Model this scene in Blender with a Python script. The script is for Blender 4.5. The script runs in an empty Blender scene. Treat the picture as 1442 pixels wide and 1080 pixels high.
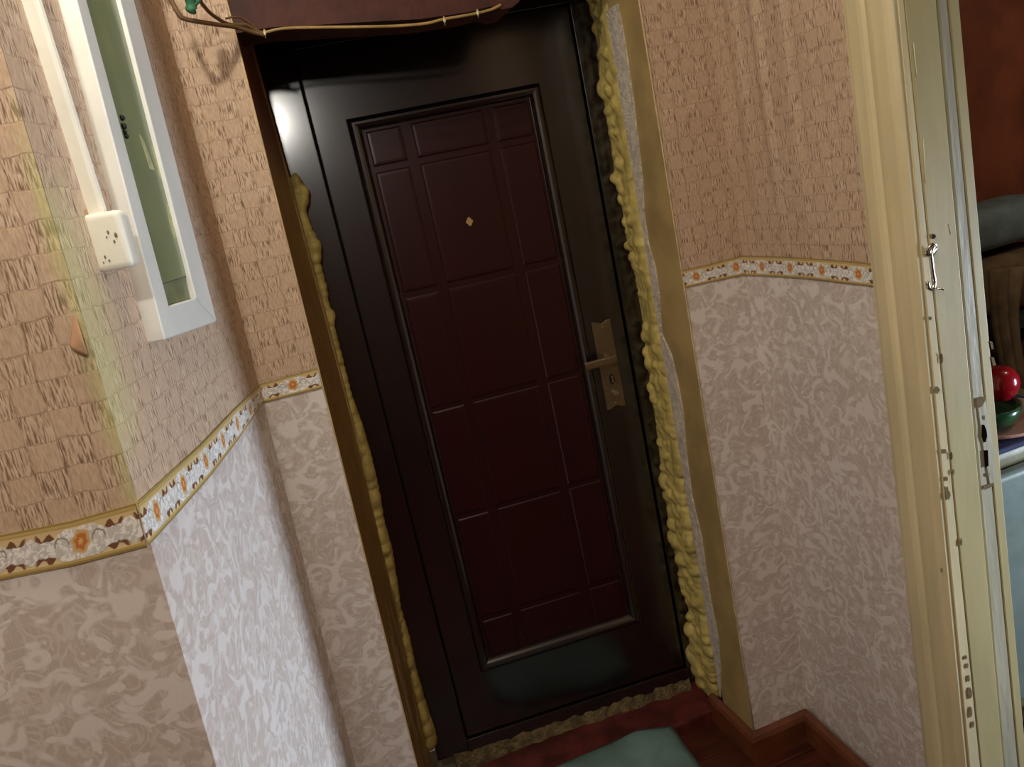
import bpy, bmesh, math, random
from mathutils import Vector, Matrix, noise
C = bpy.context.scene.collection
random.seed(7)

# ---------------------------------------------------------------- camera
F, RX, ROLL, RZ = 1126.2857, 1.3404, -0.2101, -0.2735
CAM = Vector((0.0, -1.6981, 1.6265))
RM = (Matrix.Rotation(RZ, 3, 'Z') @ Matrix.Rotation(RX, 3, 'X') @ Matrix.Rotation(ROLL, 3, 'Z'))
cam_d = bpy.data.cameras.new('camera')
cam = bpy.data.objects.new('camera', cam_d)
C.objects.link(cam)
cam.matrix_world = Matrix.Translation(CAM) @ RM.to_4x4()
cam_d.sensor_fit = 'HORIZONTAL'
cam_d.sensor_width = 36.0
cam_d.lens = F * 36.0 / 1442.0
cam_d.clip_start = 0.02
bpy.context.scene.camera = cam

# ---------------------------------------------------------------- exposure, world, lights
sc = bpy.context.scene
sc.view_settings.view_transform = 'Standard'
sc.view_settings.look = 'None'
sc.view_settings.gamma = 1.0
sc.view_settings.use_curve_mapping = False
sc.view_settings.exposure = 0.25
w = bpy.data.worlds.new('world')
sc.world = w
w.use_nodes = True
w.node_tree.nodes['Background'].inputs[0].default_value = (1.0, 0.86, 0.72, 1)
w.node_tree.nodes['Background'].inputs[1].default_value = 0.08


def point(name, loc, power, col, rad):
    l = bpy.data.lights.new(name, 'POINT')
    l.energy = power
    l.color = col
    l.shadow_soft_size = rad
    o = bpy.data.objects.new(name, l)
    o.location = loc
    C.objects.link(o)
    return o


point('ceiling_bulb_light', (-0.125, -0.83, 2.42), 15.5, (1.0, 0.92, 0.79), 0.025)
point('hall_lamp_light', (-0.185, -1.75, 2.195), 18.0, (1.0, 0.95, 0.87), 0.03)
point('kitchen_fill_light', (2.45, -0.75, 2.35), 7.0, (1.0, 0.90, 0.78), 0.06)  # added fill that brightens the kitchen, no lamp known there
al = bpy.data.lights.new('kitchen_cool_light', 'AREA')  # cool light entering from the kitchen, its source unseen and unidentified
al.shape = 'RECTANGLE'
al.size = 0.22
al.size_y = 0.7
al.energy = 12.5
al.spread = math.radians(70)
al.color = (0.72, 0.84, 1.0)
alo = bpy.data.objects.new('kitchen_cool_light', al)
alo.location = (3.2, -1.42, 0.80)
alo.rotation_euler = Vector((1.0, -0.34, 0.02)).to_track_quat('Z', 'Y').to_euler()
C.objects.link(alo)


# ---------------------------------------------------------------- pixel -> point on a real plane
def ray(px, py):
    return RM @ Vector(((px - 721.0) / F, -(py - 540.0) / F, -1.0))


def hit(px, py, p0, n):
    v = ray(px, py)
    n = Vector(n)
    return CAM + v * (((Vector(p0) - CAM).dot(n)) / v.dot(n))


XL, XR, YN, XDL, XDR = -0.0537, 1.1135, -0.7037, 0.0711, 0.9426
SL, SR, SN = 0.2071, 0.0534, 0.2067
XN = XL + SL * YN
PF = ((0, 0, 0), (0, 1, 0))
PL = ((XL, 0, 1.3), (1, -SL, -0.0303))
PR = ((XR, 0, 1.3), (1, -SR, 0.008))
PN = ((XN, YN, 1.3), (SN, 1, -SN * 0.034))
PD = ((0, 0.42, 0), (0.1, 1, 0))
NL = Vector((1, -SL, -0.0303)).normalized()
UPL = Vector((0.0303, 0, 1))      # left wall, into the hall
TL = Vector((SL, 1, 0)).normalized()       # along the left wall, towards the door
NR = Vector((-1, SR, 0)).normalized()
ND = Vector((-0.1, -1, 0)).normalized()
UD = Vector((1, -0.1, 0)).normalized()


# ---------------------------------------------------------------- objects
def tag(o, label=None, cat=None, group=None, kind=None):
    if label: o['label'] = label
    if cat: o['category'] = cat
    if group: o['group'] = group
    if kind: o['kind'] = kind
    return o


def empty(name, loc, label=None, cat=None, kind=None):
    o = bpy.data.objects.new(name, None)
    o.location = loc
    o.empty_display_size = 0.05
    C.objects.link(o)
    return tag(o, label, cat, None, kind)


def link(name, me, mats, parent=None, smooth=False):
    o = bpy.data.objects.new(name, me)
    if not isinstance(mats, (list, tuple)): mats = [mats]
    if not me.materials:
        for m in mats: me.materials.append(m)
    C.objects.link(o)
    if parent:
        o.parent = parent
        p = parent
        t = Vector((0, 0, 0))
        while p:
            t = t + p.location
            p = p.parent
        # parents are pure translations, meshes are written in world space
        o.location = -t
    if smooth:
        for p_ in me.polygons: p_.use_smooth = True
    return o


def from_py(name, verts, faces, mats, parent=None, smooth=False, uvs=None):
    me = bpy.data.meshes.new(name)
    me.from_pydata([tuple(v) for v in verts], [], faces)
    if uvs:
        ul = me.uv_layers.new(name='UVMap')
        for l in me.loops: ul.data[l.index].uv = uvs[l.vertex_index]
    me.update()
    return link(name, me, mats, parent, smooth)


def from_bm(name, bm, mats, parent=None, smooth=False):
    bmesh.ops.recalc_face_normals(bm, faces=bm.faces[:])
    me = bpy.data.meshes.new(name)
    bm.to_mesh(me)
    bm.free()
    return link(name, me, mats, parent, smooth)


def frame_mat(o, x, y, z):
    m = Matrix.Identity(4)
    for i, v in enumerate((x, y, z)):
        for k in range(3): m[k][i] = v[k]
    for k in range(3): m[k][3] = o[k]
    return m


def bbox(bm, lo, hi, M=None, bev=0.0, seg=2):
    """a bevelled box added to bm"""
    b = bmesh.new()
    r = bmesh.ops.create_cube(b, size=1.0)
    for v in b.verts:
        v.co = Vector([lo[i] + (v.co[i] + 0.5) * (hi[i] - lo[i]) for i in range(3)])
    if bev > 0:
        bmesh.ops.bevel(b, geom=b.edges[:], offset=bev, segments=seg, affect='EDGES', profile=0.6)
    if M: b.transform(M)
    me = bpy.data.meshes.new('t')
    b.to_mesh(me)
    b.free()
    bm.from_mesh(me)
    bpy.data.meshes.remove(me)


def prism(bm, pts, n, d):
    """polygon pts extruded along n by d"""
    a = [bm.verts.new(p) for p in pts]
    b = [bm.verts.new(Vector(p) + Vector(n) * d) for p in pts]
    bm.faces.new(a)
    bm.faces.new(b[::-1])
    k = len(pts)
    for i in range(k): bm.faces.new([a[i], a[(i + 1) % k], b[(i + 1) % k], b[i]])


def tube(bm, pts, r, n=8, cap=True):
    pts = [Vector(p) for p in pts]
    rings = []
    ref = Vector((0.13, 0.2, 0.97)).normalized()
    for i, p in enumerate(pts):
        t = (pts[min(i + 1, len(pts) - 1)] - pts[max(i - 1, 0)]).normalized()
        a = t.cross(ref)
        if a.length < 1e-3: a = t.cross(Vector((1, 0, 0)))
        a.normalize()
        b = t.cross(a)
        rr = r[i] if isinstance(r, (list, tuple)) else r
        rings.append([bm.verts.new(p + (a * math.cos(k * 2 * math.pi / n) + b * math.sin(k * 2 * math.pi / n)) * rr) for k in range(n)])
    for i in range(len(rings) - 1):
        for k in range(n):
            bm.faces.new([rings[i][k], rings[i][(k + 1) % n], rings[i + 1][(k + 1) % n], rings[i + 1][k]])
    if cap:
        bm.faces.new(rings[0][::-1])
        bm.faces.new(rings[-1])


def smooth_path(pts, k=6):
    pts = [Vector(p) for p in pts]
    out = []
    for i in range(len(pts) - 1):
        p0, p1, p2, p3 = pts[max(i - 1, 0)], pts[i], pts[i + 1], pts[min(i + 2, len(pts) - 1)]
        for j in range(k):
            t = j / k
            out.append(0.5 * ((2 * p1) + (p2 - p0) * t + (2 * p0 - 5 * p1 + 4 * p2 - p3) * t * t + (3 * p1 - p0 - 3 * p2 + p3) * t ** 3))
    out.append(pts[-1])
    return out


# ---------------------------------------------------------------- materials
def srgb(r, g, b):
    f = lambda c: (c / 255.0 / 12.92) if c / 255.0 <= 0.04045 else ((c / 255.0 + 0.055) / 1.055) ** 2.4
    return (f(r), f(g), f(b), 1.0)


class NT:
    """tiny node helper: values are sockets or numbers"""
    def __init__(s, name):
        s.m = bpy.data.materials.new(name)
        s.m.use_nodes = True
        s.t = s.m.node_tree
        s.b = s.t.nodes['Principled BSDF']
        s.c = {}

    def n(s, kind, **kw):
        x = s.t.nodes.new(kind)
        for k, v in kw.items(): setattr(x, k, v)
        return x

    def put(s, sock, v):
        if isinstance(v, bpy.types.NodeSocket): s.t.links.new(v, sock)
        else: sock.default_value = v

    def math(s, op, a, b=0.0, c=0.0):
        x = s.n('ShaderNodeMath', operation=op)
        s.put(x.inputs[0], a); s.put(x.inputs[1], b); s.put(x.inputs[2], c)
        return x.outputs[0]

    def add(s, a, b): return s.math('ADD', a, b)
    def sub(s, a, b): return s.math('SUBTRACT', a, b)
    def mul(s, a, b): return s.math('MULTIPLY', a, b)
    def mx(s, a, b): return s.math('MAXIMUM', a, b)
    def mn(s, a, b): return s.math('MINIMUM', a, b)
    def ab(s, a): return s.math('ABSOLUTE', a)

    def step(s, a, lo, hi):
        """smooth 0..1 as a goes lo..hi"""
        x = s.n('ShaderNodeMapRange', interpolation_type='SMOOTHSTEP')
        s.put(x.inputs[0], a); s.put(x.inputs[1], lo); s.put(x.inputs[2], hi)
        return x.outputs[0]

    def mix(s, f, a, b):
        x = s.n('ShaderNodeMix', data_type='RGBA')
        s.put(x.inputs[0], f); s.put(x.inputs[6], a); s.put(x.inputs[7], b)
        return x.outputs[2]

    def comb(s, x_, y_, z_=0.0):
        x = s.n('ShaderNodeCombineXYZ')
        s.put(x.inputs[0], x_); s.put(x.inputs[1], y_); s.put(x.inputs[2], z_)
        return x.outputs[0]

    def uv(s):
        if 'uv' not in s.c:
            sp = s.n('ShaderNodeSeparateXYZ')
            s.t.links.new(s.n('ShaderNodeTexCoord').outputs['UV'], sp.inputs[0])
            s.c['uv'] = (sp.outputs[0], sp.outputs[1])
        return s.c['uv']

    def obj(s):
        if 'o' not in s.c:
            g = s.n('ShaderNodeNewGeometry')
            s.c['o'] = g.outputs['Position']
        return s.c['o']

    def noise(s, vec, scale, detail=2.0, dist=0.0, rough=0.5):
        x = s.n('ShaderNodeTexNoise')
        s.put(x.inputs['Vector'], vec)
        x.inputs['Scale'].default_value = scale
        x.inputs['Detail'].default_value = detail
        x.inputs['Distortion'].default_value = dist
        x.inputs['Roughness'].default_value = rough
        return x.outputs[0]

    def scale(s, vec, v3):
        x = s.n('ShaderNodeVectorMath', operation='MULTIPLY')
        s.put(x.inputs[0], vec)
        x.inputs[1].default_value = v3
        return x.outputs[0]

    def out(s, col=None, rough=None, bump=None, strength=0.3, dist=0.01, metal=None, spec=None):
        if col is not None: s.put(s.b.inputs['Base Color'], col)
        if rough is not None: s.put(s.b.inputs['Roughness'], rough)
        if metal is not None: s.put(s.b.inputs['Metallic'], metal)
        if spec is not None: s.put(s.b.inputs['Specular IOR Level'], spec)
        if bump is not None:
            x = s.n('ShaderNodeBump')
            x.inputs['Strength'].default_value = strength
            x.inputs['Distance'].default_value = dist
            s.t.links.new(bump, x.inputs['Height'])
            s.t.links.new(x.outputs[0], s.b.inputs['Normal'])
        return s.m


def plain(name, c, rough=0.5, metal=0.0, var=0.12, sc_=18.0, bump=0.1, spec=0.5, dist=0.004, stretch=(1, 1, 1)):
    t = NT(name)
    v = t.scale(t.obj(), stretch)
    nz = t.noise(v, sc_, 4.0)
    dark = tuple(x * (1 - var * 2) for x in c[:3]) + (1,)
    lite = tuple(min(1, x * (1 + var)) for x in c[:3]) + (1,)
    return t.out(t.mix(t.step(nz, 0.3, 0.7), dark, lite), rough, t.noise(v, sc_ * 3, 3.0), bump, dist, metal, spec)


def weave(name, stain=None, base=(1, 1, 1), scale=0.034, relief=1.0):
    """basket weave wallpaper: cells of upright and lying threads"""
    t = NT(name)
    u, v = t.uv()
    s = scale
    uu, vv = t.math('DIVIDE', u, s), t.math('DIVIDE', v, s)
    wob = t.noise(t.comb(u, v), 45.0, 2.0)
    uu = t.add(uu, t.mul(t.sub(wob, 0.5), 0.28))
    vv = t.add(vv, t.mul(t.sub(wob, 0.5), 0.28))
    par = t.math('PINGPONG', t.add(t.math('FLOOR', uu), t.math('FLOOR', vv)), 1.0)
    th_v = t.step(t.noise(t.comb(t.mul(u, 430.0), t.mul(v, 50.0)), 1.0, 2.0), 0.34, 0.64)
    fine = t.noise(t.comb(t.mul(u, 700.0), t.mul(v, 160.0)), 1.0, 1.0)
    th_h = t.add(0.52, t.mul(t.sub(t.noise(t.comb(t.mul(u, 360.0), t.mul(v, 70.0)), 1.0, 1.0), 0.5), 0.7))
    fu, fv = t.math('FRACT', uu), t.math('FRACT', vv)
    eu = t.mn(fu, t.sub(1.0, fu))
    ev = t.mn(fv, t.sub(1.0, fv))
    brk = t.step(t.noise(t.comb(t.mul(u, 60.0), t.mul(v, 60.0)), 1.0, 1.0), 0.40, 0.60)
    ga = t.mx(t.step(eu, 0.0, 0.07), t.mul(brk, 0.6))
    gb = t.mx(t.step(t.mn(ev, eu), 0.0, 0.07), t.mul(brk, 0.5))
    gap = t.add(t.mul(ga, par), t.mul(gb, t.sub(1.0, par)))
    thread = t.add(t.mul(th_v, par), t.mul(th_h, t.sub(1.0, par)))
    thread = t.add(t.mul(thread, 0.8), t.mul(fine, 0.2))
    h = t.mul(t.add(t.mul(thread, 0.75), 0.25), t.add(t.mul(gap, 0.30), 0.70))
    big = t.noise(t.comb(u, v), 5.0, 3.0)
    c0, c1, c2 = srgb(96, 72, 54), srgb(184, 155, 129), srgb(226, 202, 176)
    col = t.mix(t.step(h, 0.18, 0.56), c0, c1)
    col = t.mix(t.mul(t.step(h, 0.48, 0.80), 0.7), col, c2)
    col = t.mix(t.mul(t.step(big, 0.35, 0.7), 0.18), col, srgb(164, 136, 108))
    if stain:
        a, b_, z0, z1, amt = stain      # u runs from a (full) to b_ (none)
        nz = t.noise(t.comb(t.mul(u, 3.0), v), 16.0, 3.0)
        m = t.step(t.add(u, t.mul(t.sub(nz, 0.5), (b_ - a) * 1.0)), b_, a)
        m = t.mul(m, t.mul(t.step(t.add(v, t.mul(nz, 0.1)), z0, z0 + 0.07), t.step(t.add(v, t.mul(nz, 0.15)), z1 + 0.12, z1)))
        col = t.mix(t.mul(m, amt), col, t.mix(h, srgb(146, 138, 80), srgb(224, 216, 162)))
    return t.out(col, 0.62, h, 0.5 * relief, 0.002, spec=0.35)


def swirl(name):
    """lower wallpaper: curling two-tone damask, slightly pearly"""
    t = NT(name)
    u, v = t.uv()
    p = t.comb(u, v)
    n1 = t.noise(p, 15.0, 1.0, 3.0, 0.4)
    n2 = t.noise(t.comb(t.add(u, 3.3), v), 21.0, 1.5, 2.0, 0.55)
    a = t.sub(1.0, t.step(t.ab(t.sub(n1, 0.50)), 0.01, 0.09))
    b = t.step(n2, 0.47, 0.60)
    f = t.mx(t.mul(a, 0.42), t.mul(b, 0.9))
    fib = t.noise(t.comb(t.mul(u, 500.0), t.mul(v, 30.0)), 1.0, 2.0)
    col = t.mix(f, srgb(200, 185, 174), srgb(234, 226, 220))
    col = t.mix(t.mul(t.step(fib, 0.4, 0.75), 0.25), col, srgb(234, 230, 226))
    big = t.noise(p, 3.0, 2.0)
    col = t.mix(t.mul(t.step(big, 0.35, 0.7), 0.16), col, srgb(190, 172, 158))
    h = t.add(t.mul(f, 0.45), t.mul(fib, 0.5))
    r = t.sub(0.55, t.mul(f, 0.15))
    return t.out(col, r, h, 0.2, 0.0012, spec=0.5)


def border_mat():
    """printed border: gilt edges, white acanthus scroll, orange rosettes on brown"""
    t = NT('border print')
    u, v = t.uv()
    P = 0.112
    U = t.sub(t.math('FRACT', t.math('DIVIDE', u, P)), 0.5)      # rosette at 0
    A = t.ab(U)
    j = t.sub(t.noise(t.comb(u, t.mul(v, 0.045)), 95.0, 2.0, 1.5), 0.5)
    V = t.add(v, t.mul(j, 0.14))
    cream, gold = srgb(214, 188, 138), srgb(196, 168, 104)
    col = t.mix(t.step(v, 0.5, 0.95), srgb(222, 202, 158), cream)
    # brown shapes above and below the stem
    hw = t.add(0.17, t.mul(t.sub(1.0, t.step(A, 0.13, 0.30)), 0.19))
    hw = t.add(hw, t.mul(t.step(A, 0.40, 0.50), 0.12))
    d = t.ab(t.sub(V, 0.46))
    win = t.mul(t.step(A, 0.16, 0.20), t.sub(1.0, t.step(A, 0.43, 0.47)))
    lobe = t.math('SINE', t.mul(A, 46.0))
    bh = t.add(0.27, t.mul(lobe, 0.07))
    brown = t.mul(win, t.sub(1.0, t.step(t.sub(d, bh), 0.0, 0.03)))
    col = t.mix(brown, col, srgb(118, 78, 56))
    white = t.sub(1.0, t.step(t.sub(d, hw), -0.01, 0.03))
    wc = t.mix(t.step(t.noise(t.comb(u, t.mul(v, 0.045)), 170.0, 1.0, 1.0), 0.42, 0.62), srgb(206, 204, 198), srgb(246, 242, 238))
    col = t.mix(white, col, wc)
    # curl drawn inside the scroll
    cu = t.math('POWER', t.add(t.math('POWER', t.mul(t.sub(A, 0.19), P), 2.0), t.math('POWER', t.mul(t.sub(V, 0.5), 0.046), 2.0)), 0.5)
    ring = t.mul(t.sub(1.0, t.step(t.ab(t.sub(cu, 0.0075)), 0.0003, 0.0013)), t.step(V, 0.42, 0.5))
    col = t.mix(t.mul(ring, 0.8), col, srgb(120, 112, 92))
    # rosette
    rr = t.math('POWER', t.add(t.math('POWER', t.mul(U, P), 2.0), t.math('POWER', t.mul(t.sub(V, 0.5), 0.040), 2.0)), 0.5)
    pet = t.mul(t.math('SINE', t.mul(t.math('ARCTAN2', t.sub(v, 0.5), t.mul(U, 2.4)), 6.0)), 0.0008)
    rr = t.add(rr, pet)
    col = t.mix(t.sub(1.0, t.step(rr, 0.0095, 0.0125)), col, srgb(214, 178, 120))
    col = t.mix(t.sub(1.0, t.step(rr, 0.006, 0.0085)), col, srgb(196, 118, 58))
    col = t.mix(t.sub(1.0, t.step(rr, 0.0022, 0.0034)), col, srgb(226, 176, 118))
    # gilt edge lines
    ed = t.mx(t.step(v, 0.86, 0.90), t.sub(1.0, t.step(v, 0.10, 0.14)))
    col = t.mix(ed, col, gold)
    ln = t.mx(t.sub(1.0, t.step(t.ab(t.sub(v, 0.985)), 0.015, 0.04)), t.sub(1.0, t.step(t.ab(t.sub(v, 0.02)), 0.02, 0.05)))
    col = t.mix(t.mul(ln, 0.8), col, srgb(140, 122, 66))
    return t.out(col, 0.45, t.mx(white, ed), 0.3, 0.001)


M_up = weave('weave wallpaper')
M_up_near = weave('weave wallpaper near', stain=(0.0, 0.024, 1.33, 1.80, 0.9), relief=1.25)
M_up_left = weave('weave wallpaper side', stain=(0.0, 0.12, 1.45, 1.74, 0.75), relief=0.8)
M_low = swirl('swirl wallpaper')
M_border = border_mat()
M_back = plain('bare plaster', srgb(150, 135, 110), 0.9, bump=0.4)
M_ochre = plain('ochre paint', srgb(178, 153, 100), 0.42, var=0.10, sc_=9, bump=0.25, dist=0.006)
M_white_pl = plain('white plaster edge', srgb(226, 214, 196), 0.9, var=0.12, sc_=60, bump=0.8, dist=0.01)
M_lintel = plain('red brown paint', srgb(70, 32, 22), 0.7, var=0.2, sc_=14, bump=0.4)
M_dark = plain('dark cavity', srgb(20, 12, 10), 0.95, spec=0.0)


def reveal_left_mat():
    t = NT('ochre paint over red brown')
    sp = t.n('ShaderNodeSeparateXYZ')
    t.t.links.new(t.obj(), sp.inputs[0])
    z = sp.outputs[2]
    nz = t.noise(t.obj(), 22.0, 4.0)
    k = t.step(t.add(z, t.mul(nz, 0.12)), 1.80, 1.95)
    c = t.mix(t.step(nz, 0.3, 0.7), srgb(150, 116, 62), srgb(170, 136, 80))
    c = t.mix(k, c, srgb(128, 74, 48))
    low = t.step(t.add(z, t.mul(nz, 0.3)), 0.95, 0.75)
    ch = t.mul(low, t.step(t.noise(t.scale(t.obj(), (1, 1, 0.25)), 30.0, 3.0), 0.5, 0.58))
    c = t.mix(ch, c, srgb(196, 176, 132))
    return t.out(c, 0.45, nz, 0.35, 0.006)


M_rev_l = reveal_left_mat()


def door_mat():
    t = NT('lacquered door skin')
    nz = t.noise(t.scale(t.obj(), (30, 30, 1.5)), 1.0, 3.0)
    c = t.mix(nz, srgb(17, 10, 11), srgb(25, 13, 14))
    t.b.inputs['Coat Weight'].default_value = 1.0
    t.b.inputs['Coat Roughness'].default_value = 0.17
    t.b.inputs['Coat IOR'].default_value = 1.85
    return t.out(c, 0.36, t.noise(t.obj(), 7.0, 2.0), 0.02, 0.01, spec=0.25)


def panel_mat():
    t = NT('red brown door panels')
    nz = t.noise(t.scale(t.obj(), (26, 26, 1.6)), 1.0, 4.0)
    c = t.mix(nz, srgb(38, 13, 13), srgb(52, 17, 17))
    return t.out(c, 0.30, t.noise(t.obj(), 7.0, 2.0), 0.02, 0.01, spec=0.4)


M_door, M_panel = door_mat(), panel_mat()
M_gasket = plain('door gap rubber', srgb(10, 8, 9), 0.8)
M_nickel = plain('brushed brass nickel', srgb(150, 134, 108), 0.34, metal=0.9, var=0.06, sc_=60, bump=0.03)
M_chrome = plain('bright steel', srgb(205, 200, 192), 0.2, metal=1.0, var=0.04)
M_keyhole = plain('keyhole black', srgb(8, 7, 7), 0.6)
M_brass = plain('pale brass', srgb(222, 196, 130), 0.3, metal=0.7, var=0.05)
M_foam = plain('expanding foam', srgb(208, 187, 108), 0.62, var=0.12, sc_=26, bump=0.35, dist=0.006)
M_ivory = plain('ivory gloss paint', srgb(214, 200, 158), 0.36, var=0.05, sc_=6, bump=0.2, dist=0.004, stretch=(3, 3, 0.5))
M_jamb = plain('old cream paint', srgb(184, 171, 124), 0.42, var=0.05, sc_=5, bump=0.15, dist=0.003, stretch=(3, 3, 0.6))
M_jamb_white = plain('whitish paint', srgb(176, 170, 146), 0.45, var=0.06, sc_=8, bump=0.3, stretch=(3, 3, 0.6))
M_chip = plain('paint chip', srgb(112, 92, 52), 0.9, var=0.2, sc_=200)
M_chiplight = plain('worn paint edge', srgb(226, 216, 176), 0.5)
M_boxwhite = plain('white gloss paint', srgb(226, 226, 218), 0.35, var=0.03, sc_=10, bump=0.12)
M_plastic = plain('white plastic', srgb(232, 229, 214), 0.4, var=0.03, bump=0.05)
M_green = plain('green painted panel', srgb(128, 138, 98), 0.28, var=0.10, sc_=7, bump=0.15, stretch=(1, 1, 0.4))
M_greendk = plain('green painted ledge', srgb(118, 122, 84), 0.5, var=0.15, sc_=20)
M_streak = plain('pale scuff', srgb(186, 186, 140), 0.6, var=0.1, sc_=80)
M_grime_shade = plain('grime_shade', srgb(112, 102, 80), 0.9)  # dirt spots and screw holes, also the shade line in the panel seam
M_cord = plain('brown cord sheath', srgb(120, 92, 62), 0.5)
M_cord2 = plain('yellowed wire', srgb(168, 138, 84), 0.5)
M_tape = plain('green tape', srgb(60, 118, 84), 0.45)
M_board = plain('red brown floor paint', srgb(84, 38, 27), 0.38, var=0.2, sc_=7, bump=0.25, stretch=(1, 5, 1))
M_sill = plain('worn red sill paint', srgb(98, 38, 34), 0.5, var=0.25, sc_=16, bump=0.5)
M_skirt = plain('brown skirting paint', srgb(112, 62, 36), 0.42, var=0.16, sc_=10, bump=0.3)
M_screed = plain('crumbly mortar', srgb(128, 110, 74), 0.9, var=0.25, sc_=50, bump=1.0, dist=0.01)
M_cloth = plain('pale teal cloth', srgb(116, 148, 144), 0.9, var=0.12, sc_=9, bump=0.3)
M_tan = plain('tan wallpaper', srgb(190, 164, 138), 0.8)
M_tan_dimmed = plain('darkened tan wallpaper', srgb(110, 84, 66), 0.85)  # back wall only, darkened to dim its reflection in the door
M_ceil = plain('ceiling whitewash', srgb(200, 190, 172), 0.9)
M_kwall = plain('red brown kitchen wall', srgb(150, 84, 54), 0.7, var=0.15, sc_=6, bump=0.2)
M_kfloor = plain('kitchen lino', srgb(110, 80, 56), 0.5)
M_fridge = plain('grey green enamel', srgb(120, 134, 128), 0.35, var=0.05)
M_fridgetop = plain('olive beige enamel', srgb(128, 124, 90), 0.4, var=0.08)
M_red = plain('red enamel', srgb(146, 16, 28), 0.18, var=0.04)
M_bowl = plain('dark green glaze', srgb(40, 82, 50), 0.2, var=0.3, sc_=22)
M_rim = plain('pink tray', srgb(206, 156, 142), 0.5)
M_navy = plain('navy cloth', srgb(44, 52, 88), 0.85)
M_blanket = plain('blue grey blanket', srgb(128, 146, 146), 0.9, var=0.1)
M_coat = plain('brown olive cloth', srgb(126, 104, 74), 0.9, var=0.15)
M_maroon = plain('maroon cloth', srgb(66, 28, 34), 0.9, var=0.2)
M_blk = plain('black blue bag', srgb(26, 34, 46), 0.6, var=0.3)


# ---------------------------------------------------------------- walls
ZSPLIT = 1.3399
HC = 2.62


def wall(name, ea, eb, zs, mats, nu=10, flip=False, disp=None, parent=None, u0=0.0, thick=0.07):
    """front face between two upright edges ea(z), eb(z) -> (x, y); lower paper below the border, upper above; solid behind"""
    rows = []
    verts, faces, uvs, mi = [], [], [], []
    L = (Vector((*eb(1.3), 0)) - Vector((*ea(1.3), 0))).length
    d = (Vector((*eb(1.3), 0)) - Vector((*ea(1.3), 0))).normalized()
    n = Vector((d.y, -d.x, 0)) * (-1 if flip else 1)     # into the room
    for z in zs:
        a, b = Vector((*ea(z), z)), Vector((*eb(z), z))
        r = []
        for i in range(nu + 1):
            p = a.lerp(b, i / nu)
            if disp: p = p + n * disp(L * i / nu, z)
            r.append(len(verts))
            verts.append(p)
            uvs.append((u0 + L * i / nu, z))
        rows.append(r)
    nf = len(verts)
    for z in (zs[0], zs[-1]):
        a, b = Vector((*ea(z), z)), Vector((*eb(z), z))
        for p in (a + d * 0.06, b - d * 0.06):
            verts.append(p - n * thick)
            uvs.append((0, 0))
    for j in range(len(zs) - 1):
        for i in range(nu):
            f = [rows[j][i], rows[j][i + 1], rows[j + 1][i + 1], rows[j + 1][i]]
            faces.append(f[::-1] if flip else f)
            mi.append(0 if zs[j] < ZSPLIT - 1e-4 else 1)
    b0, b1, t0, t1 = nf, nf + 1, nf + 2, nf + 3
    extra = [[b1, b0, t0, t1],
             rows[0][::-1] + [b0, b1],
             rows[-1] + [t1, t0],
             [r[0] for r in rows] + [t0, b0],
             [r[-1] for r in rows][::-1] + [b1, t1]]
    for f in extra:
        faces.append(f[::-1] if flip else f)
        mi.append(2)
    o = from_py(name, verts, faces, mats, parent, False, uvs)
    for p, k in zip(o.data.polygons, mi): p.material_index = k
    return o


ZS = [0, .3, .6, .9, 1.15, ZSPLIT, 1.5, 1.7, 1.9, 2.1, 2.3, HC]
cl = lambda z: (XL + 0.0303 * (z - 1.3), 0.0)
cr = lambda z: (XR - 0.008 * (z - 1.3), 0.0)
dl = lambda z: (XDL + 0.0199 * (z - 1.3), 0.0)
dr = lambda z: (XDR - 0.0035 * (z - 1.3), 0.0)
_np = [hit(*q, *PL) for q in ((300, 1080), (213, 768), (191, 707), (128, 506), (97, 412), (50, 272), (0, 89))]


def nc(z):
    """near corner of the left pier, slightly bowed like the old plaster"""
    s = 0.0
    if z > 1.37: s = -0.006 * min(1, (z - 1.37) / 0.4)
    return (XN + 0.034 * (z - 1.3) + s * SL, YN + s)


def ripple(u, z):
    k = max(0.0, min(1.0, (z - 1.40) / 0.25)) * max(0.0, 1 - abs(u - 0.17) / 0.20)
    return k * (0.0036 * math.sin(u * 74.0 + 0.5 * z) + 0.0015 * math.sin(u * 141.0 + 1.0))


wl = wall('wall_left', nc, cl, ZS, [M_low, M_up_left, M_back], 16)
tag(wl, 'narrow side wall of the left pier running back to the door wall, holding the white frame', kind='structure')
wn = wall('wall_near', lambda z: (nc(z)[0] - 1.2, nc(z)[1] + 1.2 * SN * 0.97), nc, ZS, [M_low, M_up_near, M_back], 20)
# u must run from the corner so the stain sits at the corner
ul = wn.data.uv_layers[0].data
for l in ul: l.uv = (1.2 * math.sqrt(1 + SN * SN) - l.uv[0], l.uv[1])
tag(wn, 'wallpapered face of the left pier turned towards the viewer at the left edge', kind='structure')
wf1 = wall('wall_front', cl, dl, ZS, [M_low, M_up, M_back], 4, u0=0.01)
tag(wf1, 'narrow strip of wallpapered wall left of the entrance door', kind='structure')
wf2 = wall('wall_front', dr, cr, ZS, [M_low, M_up, M_back], 6, u0=0.02)
tag(wf2, 'narrow strip of wallpapered wall right of the entrance door', kind='structure')
YA = -0.470        # far edge of the inner doorway's architrave
wr = wall('wall_right', cr, lambda z: (XR + SR * YA - 0.008 * (z - 1.3), YA), ZS, [M_low, M_up, M_back], 46, disp=ripple)
tag(wr, 'wallpapered right wall between the door wall and the cream door frame', kind='structure')

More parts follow.
